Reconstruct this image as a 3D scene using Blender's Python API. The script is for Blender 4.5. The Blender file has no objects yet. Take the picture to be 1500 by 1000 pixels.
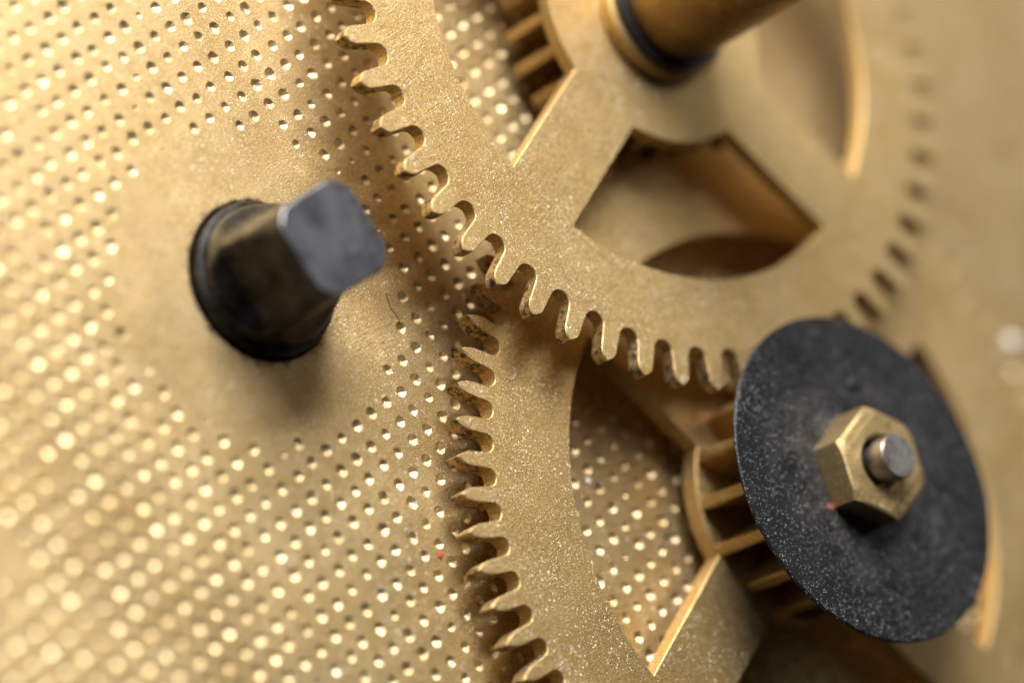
import bpy, bmesh, math, random
from mathutils import Matrix, Vector
from mathutils.geometry import tessellate_polygon

# ---------------------------------------------------------------- camera, world, lamps, exposure
S = 0.0007            # metres per dimple pitch of the plate: every length below is in pitches
scn = bpy.context.scene
col = scn.collection
R = math.radians

cam_d = bpy.data.cameras.new('camera')
cam = bpy.data.objects.new('camera', cam_d); col.objects.link(cam); scn.camera = cam
CAM_RV = (2.69727889, -0.904413671, 1.06118320)      # rotation vector world -> camera (x right, y down, z forward)
CAM_T = Vector((-17.1221537, -10.5858461, 120.883408))
_rv = Vector(CAM_RV); _m = Matrix.Rotation(_rv.length, 3, _rv.normalized())
_pos = -(_m.transposed() @ CAM_T)
_right, _down, _fwd = Vector(_m[0]), Vector(_m[1]), Vector(_m[2])
mw = Matrix((( _right.x, -_down.x, -_fwd.x, _pos.x * S),
             ( _right.y, -_down.y, -_fwd.y, _pos.y * S),
             ( _right.z, -_down.z, -_fwd.z, _pos.z * S), (0, 0, 0, 1)))
cam.matrix_world = mw
cam_d.sensor_fit = 'HORIZONTAL'; cam_d.sensor_width = 36.0
cam_d.lens = 4344.286 / 1500 * 36
cam_d.clip_start = 0.002; cam_d.clip_end = 5.0
cam_d.dof.use_dof = True
cam_d.dof.focus_distance = 125.9 * S
cam_d.dof.aperture_fstop = cam_d.lens * 1e-3 / (7.1 * S)
cam_d.dof.aperture_blades = 0

world = bpy.data.worlds.new('World'); scn.world = world; world.use_nodes = True
bg = world.node_tree.nodes['Background']
bg.inputs[0].default_value = (1.0, 0.97, 0.92, 1); bg.inputs[1].default_value = 0.009

def area(name, target, direction, dist, size, watts, colour, size_y=None):
    d = bpy.data.lights.new(name, 'AREA'); d.shape = 'RECTANGLE'
    d.size = size * S; d.size_y = (size_y or size) * S; d.energy = watts; d.color = colour
    o = bpy.data.objects.new(name, d); col.objects.link(o)
    dv = Vector(direction).normalized()
    o.location = (Vector(target) + dv * dist) * S
    o.rotation_euler = dv.to_track_quat('Z', 'Y').to_euler()
    return o
area('softbox_key', (8, -14, 0), (0.24, 0.70, 0.67), 230, 130, 0.66, (1.0, 0.95, 0.88))
area('softbox_side', (10, -18, 0), (-0.45, 0.75, 0.55), 220, 110, 0.012, (1.0, 0.97, 0.93))

area('added_fill_back', (22, -18, 0), (0.80, 0.02, 0.60), 230, 150, 0.026, (1.0, 0.95, 0.88))  # fill lamp added to brighten the right side, no such source known
vs = scn.view_settings
scn.display_settings.display_device = 'sRGB'
vs.view_transform = 'Standard'; vs.look = 'None'; vs.exposure = 0.2; vs.gamma = 1.0; vs.use_curve_mapping = False
scn.render.engine = 'CYCLES'
scn.cycles.use_denoising = True
scn.cycles.denoiser = 'OPENIMAGEDENOISE'; scn.cycles.denoising_input_passes = 'RGB_ALBEDO_NORMAL'; scn.cycles.denoising_prefilter = 'ACCURATE'
scn.cycles.sample_clamp_indirect = 6.0
scn.cycles.max_bounces = 10; scn.cycles.glossy_bounces = 6; scn.cycles.diffuse_bounces = 5

# ---------------------------------------------------------------- materials
class NT:
    def __init__(self, name):
        self.m = bpy.data.materials.new(name); self.m.use_nodes = True
        self.t = self.m.node_tree; self.t.nodes.clear()
        self.out = self.n('ShaderNodeOutputMaterial'); self.b = self.n('ShaderNodeBsdfPrincipled')
        self.l(self.b.outputs[0], self.out.inputs[0])
        g = self.n('ShaderNodeNewGeometry'); self.geo = g
        self.pos = self.vmul(g.outputs['Position'], (1 / S,) * 3)     # world position in pitches
    def n(self, t): return self.t.nodes.new(t)
    def l(self, a, b): self.t.links.new(a, b)
    def vmul(self, v, s):
        n = self.n('ShaderNodeVectorMath'); n.operation = 'MULTIPLY'; self.l(v, n.inputs[0]); n.inputs[1].default_value = s
        return n.outputs[0]
    def noise(self, scale, detail=2, rough=.5, vec=None, out='Fac'):
        n = self.n('ShaderNodeTexNoise'); n.inputs['Scale'].default_value = scale
        n.inputs['Detail'].default_value = detail; n.inputs['Roughness'].default_value = rough
        self.l(vec or self.pos, n.inputs['Vector']); return n.outputs[out]
    def voro(self, scale, vec=None):
        n = self.n('ShaderNodeTexVoronoi'); n.inputs['Scale'].default_value = scale
        self.l(vec or self.pos, n.inputs['Vector']); return n.outputs['Distance'], n.outputs['Color']
    def math(self, op, a, b=None, clamp=False):
        n = self.n('ShaderNodeMath'); n.operation = op; n.use_clamp = clamp
        for k, v in enumerate((a, b)):
            if v is None: continue
            if isinstance(v, (int, float)): n.inputs[k].default_value = v
            else: self.l(v, n.inputs[k])
        return n.outputs[0]
    def ramp(self, v, a, b, lo=0., hi=1.):
        n = self.n('ShaderNodeMapRange'); n.clamp = True
        self.l(v, n.inputs[0]); n.inputs[1].default_value = a; n.inputs[2].default_value = b
        n.inputs[3].default_value = lo; n.inputs[4].default_value = hi
        return n.outputs[0]
    def mix(self, f, a, b):
        n = self.n('ShaderNodeMix'); n.data_type = 'RGBA'
        for sock, v in ((n.inputs[0], f), (n.inputs[6], a), (n.inputs[7], b)):
            if isinstance(v, (int, float)): sock.default_value = v
            elif isinstance(v, tuple): sock.default_value = (*v, 1)
            else: self.l(v, sock)
        return n.outputs[2]
    def sep(self, v):
        n = self.n('ShaderNodeSeparateXYZ'); self.l(v, n.inputs[0]); return n.outputs
    def bump(self, h, dist, strength=1., prev=None):
        n = self.n('ShaderNodeBump'); n.inputs['Strength'].default_value = strength
        n.inputs['Distance'].default_value = dist * S; self.l(h, n.inputs['Height'])
        if prev is not None: self.l(prev, n.inputs['Normal'])
        return n.outputs[0]
    def set(self, name, v):
        s = self.b.inputs[name]
        if isinstance(v, (int, float)): s.default_value = v
        elif isinstance(v, tuple): s.default_value = (*v, 1)
        else: self.l(v, s)

def speck_mask(N, scale, share, radius):
    """scattered grains: 1 inside a grain"""
    d, c = N.voro(scale)
    r = N.sep(c)
    here = N.math('LESS_THAN', r[0], share)
    size = N.ramp(r[1], 0, 1, radius * .4, radius)
    return N.math('MULTIPLY', here, N.math('LESS_THAN', d, size))

def brass(name, light=(0.80, 0.62, 0.34), dark=(0.58, 0.41, 0.19), rough=.42, metal=.85, brushed=0.0, dust=1.0, grime=0.0, grain=1.0, dirt=0.0, scratch=0.0, ring=None):
    N = NT(name)
    big = N.noise(.22, 3, .6); mid = N.noise(1.3, 3, .6)
    tone = N.math('ADD', N.math('MULTIPLY', big, .6), N.math('MULTIPLY', mid, .4))
    c = N.mix(N.ramp(tone, .40, .60), light, dark)
    g1 = N.noise(13, 2, .7); g2 = N.noise(27, 2, .7)
    gr = N.math('ADD', N.math('MULTIPLY', g1, .5), N.math('MULTIPLY', g2, .5))
    c = N.mix(N.ramp(gr, .51, .62, 0, .65 * grain), c, tuple(.42 * x for x in dark))
    c = N.mix(N.ramp(gr, .48, .40, 0, .75 * grain), c, tuple(min(.95, 1.5 * x + .05) for x in light))
    nrm = N.bump(gr, .028 * grain, .9)
    ro = N.ramp(gr, .3, .7, rough - .12, rough + .16)
    if brushed:
        st = N.noise(1.0, 4, .65, N.vmul(N.pos, (2.5, 16, 9)))
        st2 = N.noise(1.0, 2, .5, N.vmul(N.pos, (1.6, 30, 9)))
        s = N.math('ADD', st, st2)
        area_m = N.ramp(N.noise(.16, 2, .5), .38, .6)
        nrm = N.bump(N.math('MULTIPLY', s, area_m), .02 * brushed, .7, nrm)
        c = N.mix(N.math('MULTIPLY', N.ramp(s, 1.0, 1.25, 0, .6), area_m), c, tuple(.5 * x for x in dark))
    if scratch:
        for k, (ang, lx, ly, th) in enumerate(((.5, .12, 9.0, .72), (2.1, .2, 12.0, .72), (1.2, .1, 8, .72))):
            mp = N.n('ShaderNodeMapping'); mp.inputs['Rotation'].default_value = (0, 0, ang); mp.inputs['Location'].default_value = (7.3 * k, 3.1 * k, 0)
            N.l(N.pos, mp.inputs[0])
            sc_ = N.noise(1.0, 1, .4, N.vmul(mp.outputs[0], (lx, ly, .3)))
            m = N.ramp(sc_, th, th + .015, 0, .22 * scratch)
            c = N.mix(m, c, tuple(.35 * x for x in dark) if k != 1 else tuple(min(.95, 1.5 * x + .05) for x in light))
    mtl = metal
    if dirt:
        dm = N.ramp(N.noise(.75, 5, .7), .60, .74, 0, dirt)
        c = N.mix(dm, c, (0.09, 0.065, 0.035))
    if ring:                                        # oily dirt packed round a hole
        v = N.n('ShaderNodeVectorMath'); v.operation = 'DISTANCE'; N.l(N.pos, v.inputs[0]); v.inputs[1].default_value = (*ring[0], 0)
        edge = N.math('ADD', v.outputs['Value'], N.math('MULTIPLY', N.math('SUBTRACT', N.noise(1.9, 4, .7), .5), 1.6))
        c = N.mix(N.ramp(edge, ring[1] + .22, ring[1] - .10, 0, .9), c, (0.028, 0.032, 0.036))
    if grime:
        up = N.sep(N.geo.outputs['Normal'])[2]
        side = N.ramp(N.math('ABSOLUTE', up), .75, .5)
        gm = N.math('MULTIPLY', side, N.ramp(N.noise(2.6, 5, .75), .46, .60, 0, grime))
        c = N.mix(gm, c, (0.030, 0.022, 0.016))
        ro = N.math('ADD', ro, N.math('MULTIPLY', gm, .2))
    if dust:
        m = N.math('MAXIMUM', speck_mask(N, 6.5, .11 * dust, .30), speck_mask(N, 15, .15 * dust, .42))
        clump = N.ramp(N.noise(.5, 3, .6), .36, .60, .25, 1)
        m = N.math('MULTIPLY', m, clump)
        c = N.mix(m, c, (0.88, 0.82, 0.70))
        mtl = N.math('SUBTRACT', metal, N.math('MULTIPLY', m, metal))
        ro = N.math('ADD', ro, N.math('MULTIPLY', m, .3))
    N.set('Base Color', c); N.set('Metallic', mtl); N.set('Roughness', ro); N.l(nrm, N.b.inputs['Normal'])
    return N.m

def steel(name, base, rough, speck, speck_col=(.70, .71, .73), metal=.6, mottled=(.02, .02, .022), grain=.02, haze=None):
    N = NT(name)
    t = N.noise(.8, 4, .65)
    c = N.mix(N.ramp(t, .4, .65), base, mottled)
    g = N.noise(16, 2, .6)
    c = N.mix(N.ramp(g, .55, .75, 0, .35), c, tuple(min(1, 1.8 * x + .004) for x in base))
    mtl = metal
    if speck:
        m = N.math('MAXIMUM', speck_mask(N, 8.5, .13 * speck, .27), speck_mask(N, 17, .24 * speck, .36))
        m = N.math('MULTIPLY', m, N.ramp(N.noise(.30, 2, .5), .3, .7, .35, 1.0))
        c = N.mix(m, c, speck_col); mtl = N.math('SUBTRACT', metal, N.math('MULTIPLY', m, metal))
    if haze:                                        # fine dust settled in patches round the nut
        v = N.n('ShaderNodeVectorMath'); v.operation = 'DISTANCE'; N.l(N.vmul(N.pos, (1, 1, 0)), v.inputs[0]); v.inputs[1].default_value = (*haze[0], 0)
        hz = N.math('MULTIPLY', N.ramp(v.outputs['Value'], haze[1], haze[2], .22, .01), N.ramp(N.noise(.7, 5, .7), .40, .66))
        hz = N.math('MULTIPLY', hz, N.ramp(N.noise(19, 2, .6), .35, .65, .3, 1.0))
        c = N.mix(hz, c, (.55, .54, .53))
    N.set('Base Color', c); N.set('Metallic', mtl); N.set('Roughness', N.ramp(g, .3, .7, rough - .1, rough + .15))
    N.l(N.bump(g, grain * .5, .6), N.b.inputs['Normal'])
    return N.m

def plain(name, c, rough=.7):
    N = NT(name); N.set('Base Color', N.mix(N.ramp(N.noise(6, 3, .6), .35, .65), c, tuple(.6 * x for x in c)))
    N.set('Roughness', rough); return N.m

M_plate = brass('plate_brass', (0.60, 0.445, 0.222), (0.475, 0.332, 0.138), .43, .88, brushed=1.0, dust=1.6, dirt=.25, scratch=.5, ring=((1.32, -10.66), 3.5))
M_pit = brass('punched_brass', (0.74, 0.62, 0.41), (0.66, 0.51, 0.295), .40, .95, dust=.25, dirt=.8, grain=.5)
M_wheel = brass('wheel_brass', (0.67, 0.472, 0.207), (0.54, 0.36, 0.139), .44, .88, brushed=.6, dust=2.2, scratch=1.0)
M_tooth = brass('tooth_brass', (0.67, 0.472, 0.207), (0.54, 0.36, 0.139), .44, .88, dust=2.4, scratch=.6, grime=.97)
M_pinion = brass('pinion_brass', (0.56, 0.395, 0.17), (0.42, 0.275, 0.10), .42, .85, dust=.4, dirt=.4)
M_arbor = brass('arbor_brass', (0.42, 0.27, 0.10), (0.24, 0.14, 0.05), .36, .95, dust=.1, dirt=.6, grain=.6)
M_nut = brass('nut_brass', (0.56, 0.42, 0.20), (0.40, 0.28, 0.12), .46, .8, dust=.8, dirt=.6, scratch=1.0)
M_washer = steel('blackened_steel', (0.010, 0.0122, 0.016), .46, 1.2, mottled=(.0085, .0102, .0135), haze=((17.62, -32.9), 2.2, 6.0))
M_ring = steel('black_ring', (0.03, 0.035, 0.04), .35, .1)
M_post = steel('oxidised_steel', (0.21, 0.225, 0.26), .32, .15, metal=.95, mottled=(.10, .105, .118))
M_shaft = steel('dark_steel', (0.075, 0.076, 0.080), .30, .06, metal=.95, mottled=(.022, .019, .016))  # darker than the steel of the end face
M_pin = steel('bright_steel', (0.42, 0.42, 0.43), .32, .1, metal=.9, mottled=(.2, .18, .16))
M_red = plain('red_paint', (0.55, 0.09, 0.04))
M_rust = plain('rusty_red', (0.30, 0.10, 0.075), .9)
M_dust_glint = plain('pale_dust_glint', (0.85, 0.84, 0.82))
M_crumb = plain('dark_crumb', (0.03, 0.03, 0.032))

# ---------------------------------------------------------------- helpers
def mesh(name, verts, faces, mat, sharp=32, smooth=True):
    me = bpy.data.meshes.new(name)
    me.from_pydata([(x * S, y * S, z * S) for x, y, z in verts], [], faces)
    me.validate()
    if smooth:
        me.shade_smooth(); me.set_sharp_from_angle(angle=R(sharp))
    me.materials.append(mat)
    return me
def link(name, me, parent=None, loc=None, rz=0):
    o = bpy.data.objects.new(name, me); col.objects.link(o)
    if loc: o.location = Vector(loc) * S
    o.rotation_euler[2] = rz
    if parent: o.parent = parent
    return o
def tag(o, label, cat, group=None):
    o['label'] = label; o['category'] = cat
    if group: o['group'] = group
    return o
def rot(p, a):
    c, s = math.cos(a), math.sin(a); return (p[0] * c - p[1] * s, p[0] * s + p[1] * c)
def pol(r, a): return (r * math.cos(a), r * math.sin(a))

def lathe(profile, seg=96):
    """profile: (r, z) from bottom outside to top; closed with caps where r>0"""
    V, F = [], []
    for r, z in profile:
        for k in range(seg): V.append((*pol(r, 2 * math.pi * k / seg), z))
    n = len(profile)
    for i in range(n - 1):
        for k in range(seg):
            a, b = i * seg + k, i * seg + (k + 1) % seg
            F.append((a, b, b + seg, a + seg))
    F.append(tuple(range(seg))[::-1]); F.append(tuple(range((n - 1) * seg, n * seg)))
    return V, F

# ---------------------------------------------------------------- dimpled plate
POST = (1.32, -10.66)
def build_plate():
    rng = random.Random(4)
    X0, X1, Y0, Y1 = -34, 70, -64, 22
    V, F, corner, pit = [], [], {}, []
    def cv(i, j):
        k = (i, j)
        if k not in corner:
            corner[k] = len(V); V.append((i - .5, j - .5 + .13, 0))
        return corner[k]
    kept = set()
    for i in range(X0, X1):
        for j in range(Y0, Y1):
            cx, cy = i, j + .13
            d = math.hypot(cx - POST[0], cy - POST[1])
            if d < 4.7: continue
            d = math.hypot(cx - 1.05, cy + 10.52) + .25
            kept.add((i, j))
            c = [cv(i, j), cv(i + 1, j), cv(i + 1, j + 1), cv(i, j + 1)]
            d2 = min(math.hypot(cx + 17.2, cy + 11.8) + 1.0, math.hypot(cx - 46, cy + 24) - 12)
            if d < 7.08 or d2 < 3.0:
                F.append(tuple(c)); continue
            k = rng.gauss(1, .07)
            if d < 7.45 or d2 < 3.4: k *= rng.choice((.45, .8, .95, 1))
            if rng.random() < .025: k *= .55
            k = max(.3, min(1.2, k))
            px, py = cx + rng.gauss(0, .035), cy + rng.gauss(0, .035)
            hw, hh = .245 * k, .262 * k
            dep = .160 * k * rng.uniform(.86, 1.12)
            tw = rng.gauss(0, .08)
            rim = []
            for q in range(8):
                a = q * math.pi / 4 + math.pi / 8
                ca, sa = math.cos(a), math.sin(a)
                e = (abs(ca) ** 3 + abs(sa) ** 3) ** (-1 / 3)
                e *= rng.uniform(.92, 1.08)
                x, y = rot((hw * ca * e, hh * sa * e), tw)
                rim.append(len(V)); V.append((px + x, py + y, 0))
            lip = []
            for q in range(8):      # rolled edge: the metal dips before it breaks into the pit
                x, y, _ = V[rim[q]]
                lip.append(len(V)); V.append((px + (x - px) * .86, py + (y - py) * .86, -.022 * k))
            bot = []
            bx, by = px + rng.gauss(0, .03), py + rng.gauss(0, .03)
            for q in range(4):
                a = q * math.pi / 2 + math.pi / 4 + tw
                bot.append(len(V)); V.append((bx + .045 * k * math.cos(a), by + .045 * k * math.sin(a), -dep * rng.uniform(.9, 1.1)))
            # surface between the cell border and the rim; corners lie at 225,315,45,135 deg
            # rim q=0 at 22.5, 1 at 67.5, 2 at 112.5, ... ; corner c0 at 225 (between q=4,5), c1 at 315 (6,7), c2 at 45 (0,1), c3 at 135 (2,3)
            for cc, qa, qb in ((c[2], 0, 1), (c[3], 2, 3), (c[0], 4, 5), (c[1], 6, 7)):
                F.append((cc, rim[qb], rim[qa]))
            for ca_, cb_, qa, qb in ((c[2], c[3], 1, 2), (c[3], c[0], 3, 4), (c[0], c[1], 5, 6), (c[1], c[2], 7, 0)):
                F.append((ca_, cb_, rim[qb], rim[qa]))
            for q in range(8):
                F.append((rim[q], rim[(q + 1) % 8], lip[(q + 1) % 8], lip[q]))
            # pit walls: bot[0] at 45 deg, ...
            for s in range(4):
                qa, qb = 2 * s, 2 * s + 1            # corner bevel facet towards bot[s]
                pit.append(len(F)); F.append((lip[qa], lip[qb], bot[s]))
                qn = (2 * s + 2) % 8
                pit.append(len(F)); F.append((lip[qb], lip[qn], bot[(s + 1) % 4], bot[s]))
            pit.append(len(F)); F.append(tuple(bot))
    # smooth ring between the skipped cells and the hole round the post
    border = {}
    for i in range(X0, X1):
        for j in range(Y0, Y1):
            if (i, j) in kept: continue
            if not (abs(i - POST[0]) < 8 and abs(j - POST[1]) < 8): continue
            for (a, b, ni, nj) in (((i, j), (i + 1, j), i, j - 1), ((i + 1, j), (i + 1, j + 1), i + 1, j),
                                   ((i + 1, j + 1), (i, j + 1), i, j + 1), ((i, j + 1), (i, j), i - 1, j)):
                if (ni, nj) in kept: border[cv(*a)] = cv(*b)
    st = next(iter(border)); loop = [st]
    while border[loop[-1]] != st: loop.append(border[loop[-1]])
    H, seg = 3.50, 96
    hole = []
    for k in range(seg):
        a = 2 * math.pi * k / seg
        hole.append(len(V)); V.append((POST[0] + H * math.cos(a), POST[1] + H * math.sin(a), -.03))
    outer2 = []
    for k in range(seg):
        a = 2 * math.pi * k / seg
        outer2.append(len(V)); V.append((POST[0] + (H + .08) * math.cos(a), POST[1] + (H + .08) * math.sin(a), 0))
    idx = loop + outer2
    tris = tessellate_polygon([[Vector(V[i]) for i in loop], [Vector(V[i]) for i in outer2]])
    F += [tuple(idx[i] for i in t) for t in tris]
    low = []
    for k in range(seg):
        x, y, _ = V[hole[k]]; low.append(len(V)); V.append((x, y, -2.6))
    for k in range(seg):
        k2 = (k + 1) % seg
        F.append((outer2[k], outer2[k2], hole[k2], hole[k])); F.append((hole[k], hole[k2], low[k2], low[k]))
    # plate edge and underside
    b = len(V)
    xs, ys = (X0 - .5, X1 - .5), (Y0 - .37, Y1 - .37)
    for z in (0, -2.6):
        V += [(xs[0], ys[0], z), (xs[1], ys[0], z), (xs[1], ys[1], z), (xs[0], ys[1], z)]
    for k in range(4):
        k2 = (k + 1) % 4; F.append((b + k, b + 4 + k, b + 4 + k2, b + k2))
    rim4 = [b + 7, b + 6, b + 5, b + 4]
    idx = rim4 + low
    F += [tuple(idx[i] for i in t) for t in tessellate_polygon([[Vector(V[i]) for i in rim4], [Vector(V[i]) for i in low]])]
    me = mesh('clock_plate', V, F, M_plate, smooth=False)
    me.materials.append(M_pit)
    assert len(me.polygons) == len(F)
    for i in pit: me.polygons[i].material_index = 1
    bm = bmesh.new(); bm.from_mesh(me)
    bmesh.ops.recalc_face_normals(bm, faces=bm.faces)
    bm.to_mesh(me); bm.free()
    o = link('clock_plate', me)
    tag(o, 'brass clock plate covered in rows of punched dimples, behind everything', 'plate')
build_plate()

# ---------------------------------------------------------------- toothed wheels
def build_wheel(name, label, c, N, phase, r_tip, r_root, r_in, r_hub, r_bore, spoke, hw, zt, th, gapw, taper, tip):
    root = bpy.data.objects.new(name, None); col.objects.link(root)
    root.empty_display_size = S
    root.location = (c[0] * S, c[1] * S, (zt - th) * S)
    tag(root, label, 'gear wheel')
    zt, zb = th, 0.0
    ch = .038
    P = 2 * math.pi / N
    # one period of the outline, gap centre to gap centre, tooth at angle 0
    half = r_root * P / 2
    gh = gapw / 2
    right = []                                     # (radial, tangential) from gap centre up to the tip
    m = 8
    for k in range(m + 1):                         # round gap bottom
        a = math.pi / 2 * k / m
        right.append((r_root + gh - gh * math.cos(a), -half + gh * math.sin(a)))
    t0 = half - gh                                 # half width at tooth foot
    r1 = r_tip - tip[0]
    t1 = t0 * taper
    n_gap = len(right)
    for k in range(1, 4):
        f = k / 4; right.append((right[n_gap - 1][0] + (r1 - right[n_gap - 1][0]) * f, -(t0 + (t1 - t0) * f)))
    for k in range(0, 8):                          # rounded tip
        a = math.sin(math.pi / 2 * k / 8)
        right.append((r1 + (r_tip - r1) * a, -t1 * (1 - a ** tip[1])))
    pts = right + [(r_tip, 0.0)] + [(r, -t) for r, t in reversed(right)]
    pts = [pol(r, t / r_root if i in (0, len(pts) - 1) else math.atan2(t, r)) if i in (0, len(pts) - 1) else (r, t) for i, (r, t) in enumerate(pts)]
    pts[0] = pol(r_root, -P / 2); pts[-1] = pol(r_root, P / 2)
    n = len(pts)
    ins = []
    for i in range(n):
        a = pts[i - 1] if i > 0 else rot(pts[-2], -P)
        b = pts[i + 1] if i < n - 1 else rot(pts[1], P)
        tx, ty = b[0] - a[0], b[1] - a[1]; L = math.hypot(tx, ty)
        nx, ny = ty / L, -tx / L                   # outward
        ins.append((pts[i][0] - nx * ch, pts[i][1] - ny * ch))
    s, e = n_gap - 1, n - n_gap                    # tooth = pts[s..e]
    # tooth mesh
    q = e - s + 1
    V = [(*ins[i], zt) for i in range(s, e + 1)] + [(*pts[i], zt - ch) for i in range(s, e + 1)] + [(*pts[i], zb) for i in range(s, e + 1)]
    F = [tuple(range(q)), tuple(range(3 * q - 1, 2 * q - 1, -1))]
    for i in range(q - 1):
        F.append((q + i, q + i + 1, i + 1, i)); F.append((2 * q + i, 2 * q + i + 1, q + i + 1, q + i))
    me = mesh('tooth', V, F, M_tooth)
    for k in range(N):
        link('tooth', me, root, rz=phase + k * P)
    # openings
    def line_r(r): return math.asin(hw / r)
    n_arc = 40
    def opening(ko):                               # opening between spoke ko and ko+1
        a0 = spoke + ko * math.pi / 2; a1 = a0 + math.pi / 2
        res = []
        for inset in (0, ch):
            ri, rh, w = r_in + inset, r_hub - inset, hw - inset
            A0, A1 = a0 + math.asin(w / ri), a1 - math.asin(w / ri)
            B0, B1 = a0 + math.asin(w / rh), a1 - math.asin(w / rh)
            res.append(([pol(ri, A0 + (A1 - A0) * k / n_arc) for k in range(n_arc + 1)],
                        [pol(rh, B0 + (B1 - B0) * k / n_arc) for k in range(n_arc + 1)]))
        return res                                 # [(rim arc, hub arc) wall, (rim arc, hub arc) inset]
    ops = [opening(k) for k in range(4)]
    # rim
    V, F = [], []
    def add(p, z): V.append((p[0], p[1], z)); return len(V) - 1
    top_out, wall_out, low_out = [], [], []
    for k in range(N):
        for i in list(range(0, s + 1)) + list(range(e, n - 1)):
            a = phase + k * P
            top_out.append(add(rot(ins[i], a), zt)); wall_out.append(add(rot(pts[i], a), zt - ch)); low_out.append(add(rot(pts[i], a), zb))
    per = s + 1 + (n - 1 - e)
    L = len(top_out)
    for i in range(L):
        if i % per == s: continue                  # foot of a tooth: open joint
        j = (i + 1) % L
        F.append((wall_out[i], wall_out[j], top_out[j], top_out[i])); F.append((low_out[i], low_out[j], wall_out[j], wall_out[i]))
    def ring(which, r_edge):
        """inner or outer loops of the ring made of the opening arcs and the joints to the spokes"""
        top, low = [], []
        for k in range(4):
            w, t = ops[k][0][which], ops[k][1][which]
            it = [add(p, zt) for p in t]; iw = [add(p, zt - ch) for p in w]; il = [add(p, zb) for p in w]
            for i in range(n_arc):
                fs = ((it[i], it[i + 1], iw[i + 1], iw[i]), (iw[i], iw[i + 1], il[i + 1], il[i]))
                F.extend(fs if which == 0 else [f[::-1] for f in fs])
            top += it; low += il
        return top, low
    tin, lin = ring(0, r_in)
    def fill(a, b, flip=False):
        idx = a + b
        tr = tessellate_polygon([[Vector(V[i]) for i in a], [Vector(V[i]) for i in b]])
        for t in tr: F.append(tuple(idx[i] for i in t))
    fill(top_out, tin); fill(low_out, lin)
    def finish(nm, mat):
        me = mesh(nm, V, F, mat)
        bm = bmesh.new(); bm.from_mesh(me); bmesh.ops.recalc_face_normals(bm, faces=bm.faces)
        # the piece is open at its joints: make sure that its top looks up
        tops = [f for f in bm.faces if abs(f.normal.z) > .99 and f.calc_center_median().z > (zt - .01) * S]
        if sum(f.normal.z * f.calc_area() for f in tops) < 0: bmesh.ops.reverse_faces(bm, faces=bm.faces)
        bm.to_mesh(me); bm.free()
        return link(nm, me, root)
    finish('rim', M_wheel)
    # hub
    V, F = [], []
    tin, lin = ring(1, r_hub)
    nb = 48
    bt = [add(pol(r_bore, 2 * math.pi * k / nb), zt) for k in range(nb)]; bl = [add(pol(r_bore, 2 * math.pi * k / nb), zb) for k in range(nb)]
    for k in range(nb): F.append((bt[k], bl[k], bl[(k + 1) % nb], bt[(k + 1) % nb]))
    fill(tin, bt); fill(lin, bl)
    finish('hub', M_wheel)
    # spokes
    for k in range(4):
        V, F = [], []
        a, b = ops[k - 1], ops[k]                  # opening before and after spoke k
        t = [a[1][1][-1], a[1][0][-1], b[1][0][0], b[1][1][0]]    # hub-, rim-, rim+, hub+
        w = [a[0][1][-1], a[0][0][-1], b[0][0][0], b[0][1][0]]
        it = [add(p, zt) for p in t]; iw = [add(p, zt - ch) for p in w]; il = [add(p, zb) for p in w]
        F.append(tuple(it)); F.append(tuple(il[::-1]))
        for i, j in ((0, 1), (2, 3)):
            F.append((iw[i], iw[j], it[j], it[i])); F.append((il[i], il[j], iw[j], iw[i]))
        finish('spoke', M_wheel)
    return root

def build_pinion(root, z0, z1, r_core, r_tip, n, phase, mat):
    """cut pinion; z is measured in the wheel's own frame"""
    V, F = lathe([(r_core, z0), (r_core, z1)], 64)
    p = link('pinion', mesh('pinion', V, F, mat), root)
    w0, w1 = .27, .23
    prof = [(r_core - .1, -w0), (r_tip - .08, -w0), (r_tip - .02, -w1), (r_tip, -w1 * .5), (r_tip, w1 * .5), (r_tip - .02, w1), (r_tip - .08, w0), (r_core - .1, w0)]
    m = len(prof)
    V = [(x, y, z0) for x, y in prof] + [(x, y, z1) for x, y in prof]
    F = [tuple(range(m))[::-1], tuple(range(m, 2 * m))] + [(i, (i + 1) % m, m + (i + 1) % m, m + i) for i in range(m)]
    me = mesh('leaf', V, F, mat)
    for k in range(n): link('leaf', me, p, rz=phase + 2 * math.pi * k / n)
    return p

G1 = (25.17, -11.52); G2 = (17.62, -32.90)
Z1, T1 = 4.4, .72
Z2, T2 = 1.9, .90

# upper wheel
w1 = build_wheel('gear_wheel', 'upper brass gear wheel with a thick arbor rising from its hub', G1, 54, R(156.0), 17.85, 15.9, 12.67, 6.17, 1.4, R(-165), 1.88, Z1, T1, .93, .88, (.60, 2.5))
build_pinion(w1, -2.95, -.004, 3.2, 5.95, 23, R(149.6), M_pinion)
ar = link('arbor', mesh('arbor', *lathe([(1.35, -3.6), (1.35, T1 + .9), (2.72, T1 + .9), (2.75, T1 + 1.0), (2.75, 15.6), (2.55, 15.9)]), M_arbor), w1)
link('collar', mesh('collar', *lathe([(3.32, T1 + .004), (3.36, T1 + .1), (3.36, T1 + .72), (3.22, T1 + .86)]), M_pinion), ar)
link('retaining_ring', mesh('retaining_ring', *lathe([(3.06, T1 + .864), (3.10, T1 + .92), (3.10, T1 + 1.22), (3.02, T1 + 1.3)]), M_ring), ar)

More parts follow.
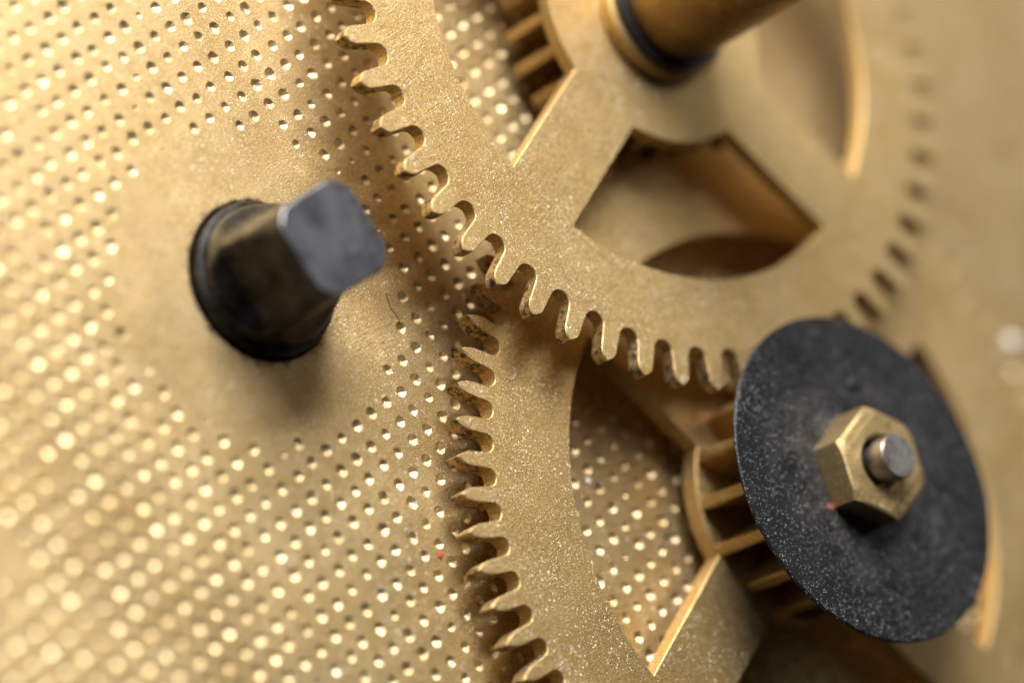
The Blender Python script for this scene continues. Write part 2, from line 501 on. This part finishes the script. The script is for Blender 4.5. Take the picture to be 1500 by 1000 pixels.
# lower wheel
w2 = build_wheel('gear_wheel', 'lower brass gear wheel whose hub lies beneath the black washer', G2, 72, R(121.6), 18.75, 16.78, 12.72, 5.72, .9, R(-166.5), 1.88, Z2, T2, .76, .92, (.92, 2.0))
b2 = Z2 - T2
build_pinion(w2, T2 + .004, 5.35 - b2, 2.9, 5.68, 16, R(127.9), M_pinion)
ar = link('arbor', mesh('arbor', *lathe([(.85, -.98), (.85, 6.9), (1.0, 7.0), (1.0, 8.9 - b2 - .08), (.93, 8.9 - b2)]), M_pin), w2)

# black washer under the nut
def build_washer():
    r, ri, t = 7.68, 1.45, .2
    prof = [(ri, 0), (r - .05, 0), (r, .05), (r, t - .06), (r - .07, t), (ri, t)]
    seg = 128; V, F = [], []
    for pr, z in prof:
        dish = -.001 * pr * pr
        for k in range(seg): V.append((*pol(pr, 2 * math.pi * k / seg), z + dish))
    n = len(prof)
    for i in range(n):
        for k in range(seg):
            a, b = i * seg + k, i * seg + (k + 1) % seg
            i2 = (i + 1) % n
            F.append((a, b, i2 * seg + (k + 1) % seg, i2 * seg + k))
    me = mesh('washer', V, F, M_washer)
    o = link('washer', me, None, (G2[0] + .35, G2[1] - .45, 6.05))
    o.rotation_euler = Vector((0, 0, 1)).rotation_difference(Vector((.07, .05, 1)).normalized()).to_euler()
    pip = link('pip', mesh('pip', *lathe([(.36, .18), (.34, .24), (.24, .31), (.10, .335)], 32), M_washer), o, (2.9, 3.33, 0))
    tag(o, 'round black steel washer speckled with pale dust, under the hex nut', 'washer')
build_washer()

def build_nut():
    V, F = [], []
    r, zb, zt = 2.63, 6.05, 7.9
    nb = 12                                        # samples per flat, chamfered corners
    ang = [2 * math.pi * k / (6 * nb) for k in range(6 * nb)]
    def hexr(a):
        m = (a % (math.pi / 3)) - math.pi / 6
        return r * math.cos(math.pi / 6) / math.cos(m)
    rows = []
    for z, f in ((zb, 0.), (zt, 0.), (zt, .10)):
        row = []
        for a in ang:
            h = hexr(a); z_ = z
            if z == zt and f == 0: z_ = zt - max(.06, (h - r * .90) * .75); hh = h
            else: hh = min(h, r * .90) - f
            if z == zb: hh = h
            row.append(len(V)); V.append((*pol(hh, a), z_))
        rows.append(row)
    K = len(ang)
    for i in range(2):
        for k in range(K):
            F.append((rows[i][k], rows[i][(k + 1) % K], rows[i + 1][(k + 1) % K], rows[i + 1][k]))
    inner = [len(V) + k for k in range(48)]; V += [(*pol(1.32, 2 * math.pi * k / 48), zt) for k in range(48)]
    deep = [len(V) + k for k in range(48)]; V += [(*pol(1.14, 2 * math.pi * k / 48), zt - .25) for k in range(48)]
    idx = rows[2] + inner
    F += [tuple(idx[i] for i in t) for t in tessellate_polygon([[Vector(V[i]) for i in rows[2]], [Vector(V[i]) for i in inner]])]
    for k in range(48): F.append((inner[k], inner[(k + 1) % 48], deep[(k + 1) % 48], deep[k]))
    F.append(tuple(rows[0][::-1]))
    me = mesh('hex_nut', V, F, M_nut, 25)
    bm = bmesh.new(); bm.from_mesh(me); bmesh.ops.recalc_face_normals(bm, faces=bm.faces); bm.to_mesh(me); bm.free()
    o = link('hex_nut', me, None, (G2[0], G2[1], 0), R(6))
    tag(o, 'brass hex nut clamping the black washer, steel pin through it', 'nut')
build_nut()

# ---------------------------------------------------------------- squared winding post
def build_post():
    root = bpy.data.objects.new('winding_post', None); col.objects.link(root); root.empty_display_size = S
    root.location = (POST[0] * S, POST[1] * S, 0)
    tag(root, 'dark steel winding post with squared end standing on the dimpled plate', 'post')
    seg, V, F = 192, [], []
    H = 5.5
    def Rz(z): return 3.12 - .54 * max(0, z - .6) / 4.9
    def flat(z):
        f = 2.13
        if z < 2.1:
            q = (2.1 - z) / 1.5
            f += 1.25 * q * q
        return f
    zs = [-2.4, 0.0, .3] + [.4 + .1 * k for k in range(50)] + [5.38, 5.47, 5.5]
    for z in zs:
        zz = min(z, 5.38)
        shr = 0 if z <= 5.38 else (.03 if z < 5.5 else .09)
        for k in range(seg):
            a = 2 * math.pi * k / seg
            m = ((a - R(-4) + math.pi / 4) % (math.pi / 2)) - math.pi / 4
            m2 = m + math.pi / 4 if m < 0 else m - math.pi / 4
            rc = Rz(zz) - .03 if zz < 4.4 else Rz(zz) - .03 - .03 * (zz - 4.4)
            rf = flat(zz) / math.cos(m)
            r = -math.log(math.exp(-14 * rc) + math.exp(-14 * rf)) / 14 if z > .5 else Rz(.5)      # softly rounded corners
            r = min(r, (rc + .02) / math.cos(m2)) if z > 3.5 else r
            V.append((*pol(r - shr, a), z))
    for i in range(len(zs) - 1):
        for k in range(seg):
            a, b = i * seg + k, i * seg + (k + 1) % seg
            F.append((a, b, b + seg, a + seg))
    F.append(tuple(range(seg))[::-1]); F.append(tuple(range((len(zs) - 1) * seg, len(zs) * seg)))
    me = mesh('shaft', V, F, M_shaft, 24); me.materials.append(M_post)
    for p in me.polygons:
        if p.center.z > 5.44 * S: p.material_index = 1          # end face in the paler steel
    link('shaft', me, root)
    link('shoulder', mesh('shoulder', *lathe([(3.38, -2.3), (3.38, .34), (3.30, .44), (3.05, .5)], 128), M_shaft), root)
build_post()

# ---------------------------------------------------------------- stray flecks
def fleck(name, label, cat, loc, size, mat, seed, flat=.35):
    rng = random.Random(seed)
    bm = bmesh.new(); bmesh.ops.create_icosphere(bm, subdivisions=2, radius=1)
    ax = [rng.uniform(.6, 1.3) for _ in range(2)]
    for v in bm.verts:
        k = rng.uniform(.7, 1.2)
        v.co = Vector((v.co.x * k * ax[0], v.co.y * k * ax[1], (v.co.z * .9 + .75) * flat)) * size * S
    me = bpy.data.meshes.new(name); bm.to_mesh(me); bm.free(); me.materials.append(mat)
    o = link(name, me, None, loc); o.rotation_euler[2] = rng.uniform(0, 3)
    tag(o, label, cat)
fleck('paint_fleck', 'red paint fleck on the dimpled plate, left of the lower gear teeth', 'fleck', (.72, -24.28, 0), .17, M_red, 1)
fleck('paint_fleck', 'reddish fleck on the black washer, beside the nut', 'fleck', (14.85, -33.07, 6.42), .20, M_rust, 5, .10)
fleck('crumb', 'dark crumb on the plate beside the meshing gear teeth', 'crumb', (7.6, -18.05, 0), .12, M_crumb, 2)
fleck('crumb', 'dark crumb on the plate, seen through the lower gear opening', 'crumb', (11.6, -30.5, 0), .16, M_crumb, 3)
fleck('dust_glint_grain', 'pale dust grain on the plate, seen through the lower gear opening', 'dust grain', (9.68, -26.28, 0), .22, M_dust_glint, 4)
fleck('dust_glint_grain', 'white grain added as a blurred highlight at the right edge, far out of focus', 'dust grain', (37.9, -35.9, 0), .42, M_dust_glint, 6, .5)  # white grain added to give a blurred highlight

def fibre(name, label, pts, rad, mat):
    """a thin hair through the given points, laid on the surface"""
    P = [Vector(p) for p in pts]
    fine = []
    for i in range(len(P) - 1):                     # Catmull-Rom
        a, b, c, d = P[max(i - 1, 0)], P[i], P[i + 1], P[min(i + 2, len(P) - 1)]
        for k in range(6):
            t = k / 6
            fine.append(.5 * ((2 * b) + (c - a) * t + (2 * a - 5 * b + 4 * c - d) * t * t + (3 * b - a - 3 * c + d) * t ** 3))
    fine.append(P[-1])
    V, F = [], []
    for i, p in enumerate(fine):
        tg = (fine[min(i + 1, len(fine) - 1)] - fine[max(i - 1, 0)]).normalized()
        sd = tg.cross(Vector((0, 0, 1))).normalized(); up = sd.cross(tg)
        for k in range(5):
            q = p + (sd * math.cos(k * 1.2566) + up * math.sin(k * 1.2566)) * rad
            V.append(tuple(q))
    for i in range(len(fine) - 1):
        for k in range(5): F.append((i * 5 + k, i * 5 + (k + 1) % 5, (i + 1) * 5 + (k + 1) % 5, (i + 1) * 5 + k))
    tag(link(name, mesh(name, V, F, mat)), label, 'fibre')
fibre('hairline', 'thin dark hair on the plate between the post and the meshing gears', [(6.35, -14.26, .02), (6.2, -14.6, .02), (6.12, -14.95, .02), (6.12, -15.4, .02), (5.98, -15.83, .02)], .011, M_crumb)  # thin strand standing in for a dark hairline scratch
fibre('lint', 'curled white lint on the lower gear rim near the meshing teeth', [(7.6, -20.1, 1.925), (7.75, -20.3, 1.925), (8.05, -20.28, 1.94), (8.2, -20.0, 1.95), (8.1, -19.8, 1.925)], .016, M_dust_glint)
